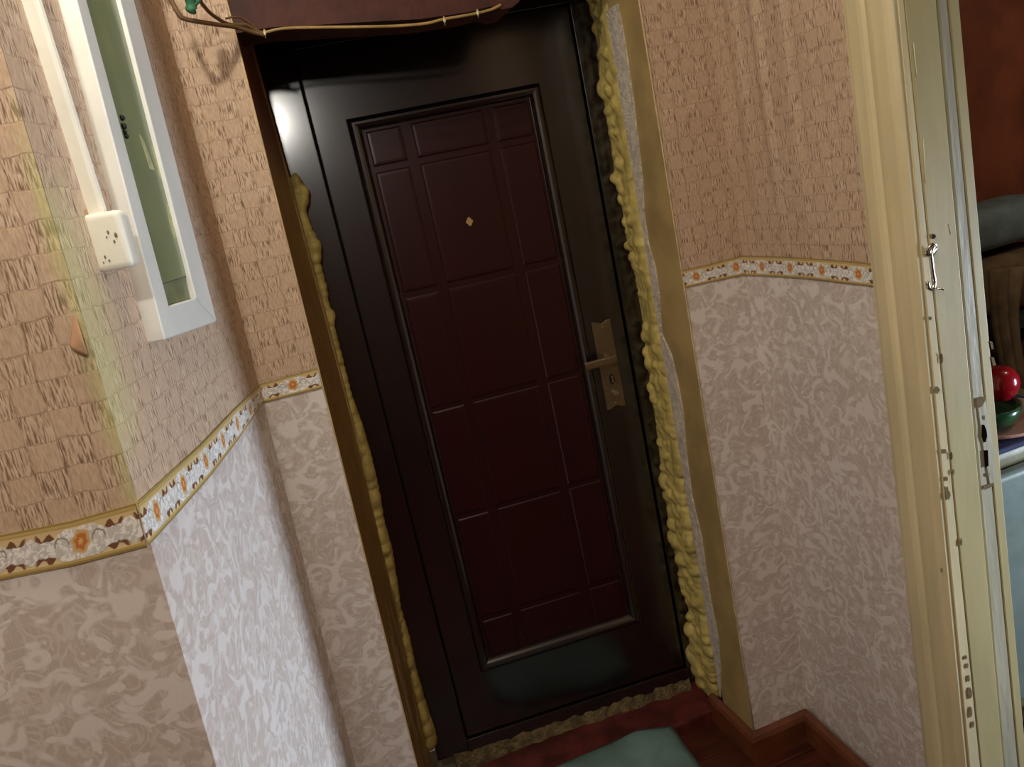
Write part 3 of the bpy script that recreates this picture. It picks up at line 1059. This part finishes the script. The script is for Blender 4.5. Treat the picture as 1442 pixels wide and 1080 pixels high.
bm = bmesh.new()
grid = []
L1 = [NP(103, 436, .001), NP(104, 452, .004), NP(104, 470, .007), NP(101, 489, .009)]
L2 = [NP(106, 438, .002), NP(112, 458, .009), NP(115, 476, .012), NP(114, 491, .013)]
L3 = [NP(107, 441, .003), NP(118, 463, .009), NP(125, 483, .012), NP(130, 503, .008)]
for L in (L1, L2, L3): grid.append([bm.verts.new(p) for p in L])
for i in range(2):
    for j in range(3): bm.faces.new([grid[i][j], grid[i + 1][j], grid[i + 1][j + 1], grid[i][j + 1]])
o = from_bm('wallpaper_flap', bm, plain('paper back', srgb(172, 134, 102), 0.8), None, True)
sd = o.modifiers.new('s', 'SUBSURF'); sd.levels = 2; sd.render_levels = 2
so = o.modifiers.new('t', 'SOLIDIFY'); so.thickness = 0.0008
tag(o, 'small curled flap of torn wallpaper on the corner of the left pier', 'wallpaper flap')

# ---------------------------------------------------------------- cords over the door
def FW(px, py, off): return hit(px, py, (0, -off, 0), (0, 1, 0))


cord = empty('door_cord', FW(370, 47, 0.01), 'brown twisted electric cord fixed along the lintel above the door', 'cord')
bm = bmesh.new()
tube(bm, smooth_path([FW(218, -45, .17), FW(240, -2, .155), (FW(252, 20, .15)), FW(262, 27, .14), FW(295, 33, .10), FW(330, 38, .045), FW(352, 44, .02), FW(372, 49, .010)], 6), 0.0042, 8)
from_bm('cable', bm, M_cord, cord, True)
bm = bmesh.new()
tube(bm, smooth_path([FW(280, -40, .16), FW(281, -4, .15), FW(290, 12, .12), FW(302, 23, .09), FW(322, 34, .05), FW(345, 35, .03), FW(358, 42, .016), FW(372, 47, .008)], 6), 0.0034, 8)
from_bm('cable', bm, M_cord, cord, True)
bm = bmesh.new()
tube(bm, smooth_path([FW(318, 26, .055), FW(335, 24, .04), FW(350, 32, .02), FW(366, 45, .008), FW(374, 50, .006)], 6), 0.0020, 8)
from_bm('cable', bm, M_cord, cord, True)
bm = bmesh.new()
tube(bm, smooth_path([FW(372, 46, .009), FW(400, 40, .012), FW(450, 38.5, .012), FW(500, 38, .014), FW(560, 36.5, .012), FW(600, 33, .012), FW(625, 27, .010), FW(660, 21, .008), FW(690, 14, .008), FW(705, 7, .006)], 6), 0.0030, 8)
from_bm('wire', bm, M_cord2, cord, True)
bm = bmesh.new()
gp = [FW(262, -22, .15), FW(266, -8, .153), FW(268, 4, .15), FW(270, 14, .145), FW(275, 18, .14)]
tube(bm, smooth_path(gp, 4), [0.006, .0075, .009, .010, .0105, .0105, .0100, .0085, .0080, .0075, .0095, .0100, .0085, .006, .005, .004, .003], 9)
tube(bm, smooth_path([FW(268, 8, .15), FW(276, 3, .146), FW(283, -6, .145)], 3), [0.006, .007, .006, .005, .006, .006, .004], 8)
from_bm('tape_joint', bm, M_tape, cord, True)
for (x, y, k) in ((372, 48, 0), (625, 30, 1), (672, 20, 1)):
    bm = bmesh.new()
    tube(bm, [FW(x, y - 6, .004), FW(x + 1, y - 1, .014), FW(x + 2, y + 6, .012)], [0.002, .003, .0012], 8)
    from_bm('clip', bm, M_chiplight, cord, True)

# ---------------------------------------------------------------- inner doorway on the right (cream frame)
trim = empty('trim_1', (1.09, -0.55, 0), 'old cream painted architrave and jamb of the doorway on the right', None, 'structure')
TR = Vector((-SR, -1, 0)).normalized()                    # along the right wall, towards the camera


def RWP(s, z, t):                                         # s metres from the door wall, t out of the wall
    lean = -0.008 * (z - 1.3)
    return Vector((XR + lean, 0, 0)) + TR * s + NR * t + Vector((0, 0, z))


prof = [(0.464, -0.01), (0.464, 0.008), (0.466, 0.010), (0.474, 0.0115), (0.479, 0.017), (0.486, 0.0195), (0.512, 0.0205), (0.520, 0.0185), (0.526, 0.0150), (0.531, 0.0160), (0.537, 0.0195), (0.545, 0.0205), (0.572, 0.0200), (0.580, 0.0180), (0.588, 0.012), (0.588, -0.01)]
bm = bmesh.new()
rg = []
for z in (0, 0.5, 1.0, 1.5, 2.0, HC):
    rg.append([bm.verts.new(RWP(a, z, b)) for a, b in prof])
for a, b in zip(rg[:-1], rg[1:]):
    for i in range(len(prof)): bm.faces.new([a[i], a[(i + 1) % len(prof)], b[(i + 1) % len(prof)], b[i]])
bm.faces.new(rg[0]); bm.faces.new(rg[-1][::-1])
from_bm('architrave', bm, M_ivory, trim)

# jamb: plane facing the camera, stepped.  J(w, z, d): w metres into the wall, d towards the camera
JY = 0.590


def J(w, z, d): return RWP(JY + d, z, 0.0) - NR * w


jplane = (RWP(JY, 0, 0), TR)


def jw(px, py):
    p = hit(px, py, *jplane)
    return -(p - RWP(JY, p.z, 0)).dot(NR), p.z


e_crack = [jw(1273, 2), jw(1314, 402), jw(1352, 765), jw(1377, 1040)]
e_flat = [jw(1317, 2), jw(1356, 402), jw(1387, 765), jw(1412, 1070)]
e_step = [jw(1328, 2), jw(1367, 402), jw(1394, 765), jw(1419, 1070)]
e_wh = [jw(1341, 2), jw(1380, 402), jw(1409, 765), jw(1439, 1070)]
e_end = [jw(1356, 2), jw(1392, 402), jw(1425, 765), jw(1450, 1070)]
av = lambda e: sum(p[0] for p in e) / len(e)
W0, W1, W2, W3, W4 = av(e_crack), av(e_flat), av(e_step), av(e_wh), av(e_end)


def edge_at(e, z):
    """w of an edge at height z (straight fit)"""
    (w0, z0), (w1, z1) = e[0], e[-1]
    return w0 + (w1 - w0) * (z - z0) / (z1 - z0)


def jstrip(name, ea, eb, d0, d1, mat, par=trim, bev=0.0015):
    """upright strip between edges, front at depth d1"""
    bm = bmesh.new()
    rg = []
    for z in (0, 0.5, 1.0, 1.4, 1.8, HC):
        a = ea(z); b = eb(z)
        rg.append([bm.verts.new(J(a, z, d0)), bm.verts.new(J(a, z, d1)), bm.verts.new(J(b, z, d1)), bm.verts.new(J(b, z, d0))])
    for a, b in zip(rg[:-1], rg[1:]):
        for i in range(4): bm.faces.new([a[i], a[(i + 1) % 4], b[(i + 1) % 4], b[i]])
    bm.faces.new(rg[0]); bm.faces.new(rg[-1][::-1])
    o = from_bm(name, bm, mat, par)
    if bev:
        bv = o.modifiers.new('b', 'BEVEL'); bv.width = bev; bv.segments = 2; bv.limit_method = 'ANGLE'
    return o


fcr = lambda z: edge_at(e_crack, z)
ffl = lambda z: edge_at(e_flat, z)
fst = lambda z: edge_at(e_step, z)
fwh = lambda z: edge_at(e_wh, z)
fen = lambda z: edge_at(e_end, z)
jstrip('jamb_edge', lambda z: -0.004, lambda z: fcr(z) - 0.0012, -0.09, 0.0, M_ivory)
jstrip('jamb_face', lambda z: fcr(z) + 0.0008, ffl, -0.09, 0.0012, M_jamb)
jstrip('jamb_rebate', ffl, fst, -0.10, -0.022, M_jamb)
jstrip('jamb_stop', fst, lambda z: fwh(z) - 0.0008, -0.10, -0.010, M_jamb_white)
jstrip('jamb_back', lambda z: fwh(z) + 0.0006, fen, -0.10, -0.0085, M_jamb)
# paint chips and nail holes along the crack
chips = [(1309, 448, 4, 6, 1), (1318, 549, 9, 10, 1), (1329, 635, 6, 8, 1), (1338, 641, 4, 12, 1), (1332, 674, 4, 7, 1), (1334, 697, 8, 13, 1), (1333, 688, 3, 8, 1), (1341, 664, 3, 8, 1), (1324, 504, 4, 16, 1), (1352, 762, 3, 12, 1), (1325, 803, 3, 8, 0),
         (1359, 925, 4, 6, 1), (1361, 937, 4, 8, 1), (1363, 955, 4, 10, 1), (1365, 975, 6, 18, 1), (1366, 1002, 5, 18, 1), (1369, 1020, 4, 10, 1)]
for (x, y, ww, hh, k) in chips:
    bm = bmesh.new()
    pts = []
    for i in range(9):
        a = i * 2 * math.pi / 9
        r = random.uniform(0.75, 1.1)
        w_, z_ = jw(x + ww * 0.5 * r * math.cos(a), y + hh * 0.5 * r * math.sin(a))
        pts.append(J(w_, z_, 0.0010 if w_ < fcr(z_) else 0.0022))
    prism(bm, pts, TR, 0.0006)
    from_bm('paint_chip', bm, M_chip, trim)
for (x0, y0, x1, y1) in ((1299, 195, 1302, 258), (1335, 315, 1338, 330), (1285, 60, 1290, 110)):
    bm = bmesh.new()
    a = jw(x0, y0); b = jw(x1, y1)
    tube(bm, [J(a[0], a[1], 0.0012), J(b[0], b[1], 0.0012)], 0.0008, 6)
    from_bm('paint_ridge', bm, M_chiplight, trim, True)
# strike plate in the rebate, with bolt holes
jp2 = (RWP(JY - 0.010, 0, 0), TR)


def JS(px, py, d=0.0):
    return hit(px, py, RWP(JY - 0.010 + d, 0, 0), TR)


strike = empty('strike_plate', (0, 0, 0))
strike.parent = trim
bm = bmesh.new()
prism(bm, [JS(1375, 562), JS(1386, 560), JS(1396, 620), JS(1403, 678), JS(1393, 681), JS(1383, 625)], TR, 0.0022)
o = from_bm('plate', bm, M_jamb_white, strike)
for nm, poly, mt in (('bolt_hole', [(1383, 598), (1386, 598), (1389, 606), (1390, 614), (1388, 622), (1385, 623), (1382, 614)], M_dark),
                     ('latch_hole', [(1385, 634), (1391, 634), (1392, 656), (1387, 658)], M_dark),
                     ('wear_patch', [(1374, 561), (1387, 558), (1388, 562), (1383, 572), (1376, 575)], M_chip),
                     ('wear_patch', [(1385, 684), (1398, 680), (1399, 684), (1386, 690)], M_chip),
                     ('screw_hole', [(1384, 585), (1387, 585), (1387, 591), (1384, 590)], M_grime_shade),
                     ('screw_hole', [(1390, 666), (1393, 666), (1393, 671), (1390, 670)], M_grime_shade)):
    bm = bmesh.new()
    prism(bm, [JS(*p, 0.0024) for p in poly], TR, 0.0005)
    from_bm(nm, bm, mt, strike)
for poly in ([(1393, 480), (1397, 481), (1399, 491), (1396, 492)], [(1395, 503), (1399, 503), (1402, 514), (1398, 515)]):
    bm = bmesh.new()
    prism(bm, [JS(*p, 0.002) for p in poly], TR, 0.001)
    from_bm('paint_chip', bm, M_chip, trim)

# hook latch hanging on the frame
def JP(px, py, d): return hit(px, py, RWP(JY + d, 0, 0), TR)


hook = empty('hook_latch', JP(1313, 335, 0.002), 'small steel hook latch hanging on the cream door frame', 'hook')
bm = bmesh.new()
ring = []
cc = JP(1312, 352, 0.008)
for i in range(17):
    a = i * 2 * math.pi / 16
    ring.append(cc + NR * (0.0085 * math.cos(a)) + Vector((0, 0, 0.0105 * math.sin(a))) + TR * (0.004 * math.sin(a)))
tube(bm, ring, 0.0026, 8, False)
from_bm('eye', bm, M_chrome, hook, True)
bm = bmesh.new()
tube(bm, smooth_path([JP(1315, 346, .011), JP(1311, 357, .013), JP(1312, 372, .012), JP(1314, 386, .011), JP(1316, 398, .010), JP(1313, 407, .010), JP(1308, 405, .010), JP(1306, 397, .010)], 5), 0.0034, 8)
tube(bm, smooth_path([JP(1303, 356, .010), JP(1307, 359, .012), JP(1313, 356, .013), JP(1318, 348, .011)], 4), 0.0028, 8)
from_bm('hook', bm, M_chrome, hook, True)
bm = bmesh.new()
tube(bm, [JP(1314, 333, 0.0005), JP(1314, 333, 0.003)], 0.0042, 14)
from_bm('screw_hole', bm, M_keyhole, hook)
bm = bmesh.new()
tube(bm, smooth_path([JP(1316, 405, .003), JP(1319, 406, .010), JP(1325, 407, .016), JP(1329, 408, .018)], 3), 0.0016, 8)
from_bm('pin', bm, M_chrome, hook, True)

# ---------------------------------------------------------------- cloth on the floor
out_px = [(760, 1120), (778, 1085), (800, 1074), (835, 1060), (868, 1045), (897, 1031), (925, 1027), (946, 1025), (962, 1043), (980, 1060), (998, 1080), (1020, 1120)]
bp = [hit(x, y, (0, 0, 0.040), (0, 0, 1)) for x, y in out_px]
cen = Vector((0.52, 0.0, 0.03))
bm = bmesh.new()
random.seed(5)
edge = []
for i in range(len(bp) - 1):
    for k in range(5): edge.append(bp[i].lerp(bp[i + 1], k / 5))
edge.append(bp[-1])
far = [Vector((0.60, -0.16, 0)), Vector((0.45, -0.20, 0)), Vector((0.32, -0.14, 0)), Vector((0.30, -0.02, 0))]
for i in range(len(far)):
    a = edge[-1] if i == 0 else far[i - 1]
    for k in range(1, 5): edge.append(Vector(a).lerp(far[i], k / 4))
rings = []
NRG = 12
for j in range(NRG):
    s_ = j / NRG
    r = []
    for p in edge:
        q = p.lerp(cen, s_)
        zz_ = 0.030 * (1 - (1 - min(1, s_ * 3)) ** 2) + 0.016 * noise.noise(Vector((q.x * 14, q.y * 14, 2))) * min(1, s_ * 4) + 0.012 * abs(noise.noise(Vector((q.x * 9 + q.y * 13, q.y * 5, 7)))) * min(1, s_ * 4)
        base = 0.041 if q.y > 0.170 else (0.003 + 0.038 * max(0.0, min(1.0, (q.y - 0.05) / 0.12)))
        r.append(bm.verts.new((q.x, q.y, base + max(0.002, zz_))))
    rings.append(r)
n = len(edge)
for a, b in zip(rings[:-1], rings[1:]):
    for i in range(n): bm.faces.new([a[i], a[(i + 1) % n], b[(i + 1) % n], b[i]])
bm.faces.new(rings[-1])
o = from_bm('floor_cloth', bm, M_cloth, None, True)
so = o.modifiers.new('t', 'SOLIDIFY'); so.thickness = 0.003; so.offset = 1
tag(o, 'crumpled pale teal cloth lying on the floor before the entrance door', 'cloth')

# ---------------------------------------------------------------- kitchen beyond the doorway
kit = []
bm = bmesh.new()
bbox(bm, (1.20, 0.62, 0), (3.6, 0.70, HC))
tag(from_bm('wall_kitchen_back', bm, M_kwall), 'red brown far wall of the kitchen seen through the doorway', kind='structure')
bm = bmesh.new()
bbox(bm, (3.5, -3.4, 0), (3.58, 0.7, HC))
tag(from_bm('wall_kitchen_side', bm, M_kwall), 'red brown right wall of the kitchen', kind='structure')
bm = bmesh.new()
bbox(bm, (1.6, -3.4, -0.06), (3.58, 0.7, 0.0))
bbox(bm, (1.20, -0.48, -0.031), (1.6, 0.62, 0.0))
tag(from_bm('floor_kitchen', bm, M_kfloor), 'brown lino floor of the kitchen', kind='structure')

# refrigerator
KP = lambda x, y, yy_=-0.3: hit(x, y, (0, yy_, 0), (0, 1, 0))
fz = KP(1425, 641).z
fr_ = empty('refrigerator', (1.72, -0.05, 0), 'low grey green refrigerator beyond the doorway on the right', 'refrigerator')
bm = bmesh.new()
bbox(bm, (1.42, -0.26, 0.03), (2.00, 0.25, fz), None, 0.03, 4)
from_bm('cabinet', bm, M_fridgetop, fr_, True)
bm = bmesh.new()
bbox(bm, (1.475, -0.30, 0.10), (1.97, -0.262, fz - 0.045), None, 0.018, 4)
from_bm('door', bm, M_fridge, fr_, True)
bm = bmesh.new()
bbox(bm, (1.90, -0.325, 0.50), (1.925, -0.295, 0.66), None, 0.006, 3)
from_bm('handle', bm, M_chrome, fr_, True)
for sx in (1.46, 1.96):
    bm = bmesh.new()
    tube(bm, [Vector((sx, -0.2, 0.0)), Vector((sx, -0.2, 0.04))], 0.018, 12)
    from_bm('foot', bm, M_keyhole, fr_, True)
# navy cloth, pink tray, green bowl, red lid
bm = bmesh.new()
bbox(bm, (1.50, -0.285, fz + 0.001), (1.90, 0.10, fz + 0.016), None, 0.007, 3)
for v in bm.verts: v.co.z += 0.006 * noise.noise(Vector((v.co.x * 16, v.co.y * 9, 0))) if v.co.z > fz + 0.01 else 0
tag(from_bm('folded_cloth', bm, M_navy, None, True), 'navy blue cloth folded on top of the refrigerator', 'cloth')
bm = bmesh.new()


def lathe(bm, c, prof, n=28, sx=1.0):
    rg = []
    for r, z in prof:
        rg.append([bm.verts.new(Vector(c) + Vector((sx * r * math.cos(i * 2 * math.pi / n), r * math.sin(i * 2 * math.pi / n), z))) for i in range(n)])
    for a, b in zip(rg[:-1], rg[1:]):
        for i in range(n): bm.faces.new([a[i], a[(i + 1) % n], b[(i + 1) % n], b[i]])
    bm.faces.new(rg[0][::-1]); bm.faces.new(rg[-1])


ztr = fz + 0.020
lathe(bm, (1.68, -0.13, ztr), [(0.13, 0), (0.155, 0.004), (0.160, 0.013), (0.154, 0.013), (0.146, 0.007), (0.02, 0.005)])
tag(from_bm('round_tray', bm, M_rim, None, True), 'pinkish round tray on the navy cloth on the refrigerator', 'tray')
bm = bmesh.new()
zbw = ztr + 0.007
lathe(bm, (1.635, -0.165, zbw), [(0.045, 0), (0.072, 0.012), (0.088, 0.038), (0.089, 0.058), (0.084, 0.058), (0.078, 0.036), (0.050, 0.014), (0.02, 0.01)])
tag(from_bm('green_bowl', bm, M_bowl, None, True), 'dark green glazed bowl standing on the pinkish tray', 'bowl')
bm = bmesh.new()
rc = KP(1408, 570, -0.17)
rc.z = zbw + 0.058 + 0.040
lathe(bm, (rc.x, -0.17, rc.z), [(0.008, -0.046), (0.026, -0.040), (0.042, -0.022), (0.049, 0.0), (0.046, 0.020), (0.034, 0.038), (0.018, 0.046), (0.004, 0.044)], 28)
tag(from_bm('red_ball', bm, M_red, None, True), 'glossy red round fruit on the dark green bowl', 'fruit')

# bed or chest with clothes pile behind
tb = empty('low_chest', (1.95, 0.42, 0), 'dark low chest carrying a pile of clothes behind the refrigerator', 'chest')
bm = bmesh.new()
bbox(bm, (1.45, 0.27, 0.03), (2.7, 0.60, 0.78), None, 0.01, 2)
from_bm('body', bm, M_maroon, tb)
bm = bmesh.new()
bbox(bm, (1.44, 0.26, 0.78), (2.71, 0.61, 0.80), None, 0.006, 2)
from_bm('top', bm, M_maroon, tb)
# rolled blanket (top of the pile)
bz = KP(1411, 277, 0.45).z


def pile(name, lo, hi, mat, label, cat, amp, f, seed, bev=0.06):
    bm = bmesh.new()
    bbox(bm, lo, hi, None, bev, 5)
    bmesh.ops.subdivide_edges(bm, edges=[e for e in bm.edges if e.calc_length() > 0.08], cuts=5, use_grid_fill=True)
    c = (Vector(lo) + Vector(hi)) / 2
    zmin = lo[2]
    for v in bm.verts:
        d = (v.co - c)
        q = v.co * f + Vector((seed, 0, 0))
        k = noise.noise(q) * amp
        v.co += d.normalized() * k
        v.co.z = max(v.co.z, zmin)
    return tag(from_bm(name, bm, mat, None, True), label, cat)


pile('rolled_blanket', (1.62, 0.33, bz - 0.15), (2.6, 0.58, bz - 0.01), M_blanket, 'blue grey rolled blanket on top of the clothes pile in the kitchen', 'blanket', 0.012, 5, 3, 0.065)
pile('brown_blanket', (1.58, 0.32, bz - 0.37), (2.6, 0.58, bz - 0.175), M_coat, 'olive brown folded blanket under the blue grey roll', 'blanket', 0.02, 6, 8)
pile('dark_bundle', (1.60, 0.30, 0.802), (2.6, 0.58, bz - 0.372), M_blk, 'dark blue black bundle at the bottom of the clothes pile', 'bundle', 0.02, 7, 15)
# coat hanging down in front of the pile
bm = bmesh.new()
g = []
cpx = [((1393, 378), (1445, 372)), ((1397, 420), (1430, 420)), ((1402, 460), (1431, 462)), ((1409, 500), (1436, 500)), ((1416, 535), (1442, 530)), ((1424, 565), (1450, 560))]
for (a, b) in cpx:
    A, B = KP(*a, 0.22), KP(*b, 0.22)
    g.append([bm.verts.new(A.lerp(B, i / 8) + Vector((0, 0.014 * math.sin(i * 1.6), 0))) for i in range(9)])
for a, b in zip(g[:-1], g[1:]):
    for i in range(8): bm.faces.new([a[i], a[i + 1], b[i + 1], b[i]])
o = from_bm('draped_garment', bm, M_coat, None, True)
so = o.modifiers.new('t', 'SOLIDIFY'); so.thickness = 0.02; so.offset = 0
sd = o.modifiers.new('s', 'SUBSURF'); sd.levels = 2; sd.render_levels = 2
tag(o, 'brownish garment hanging slantwise in front of the dark bundle', 'garment')
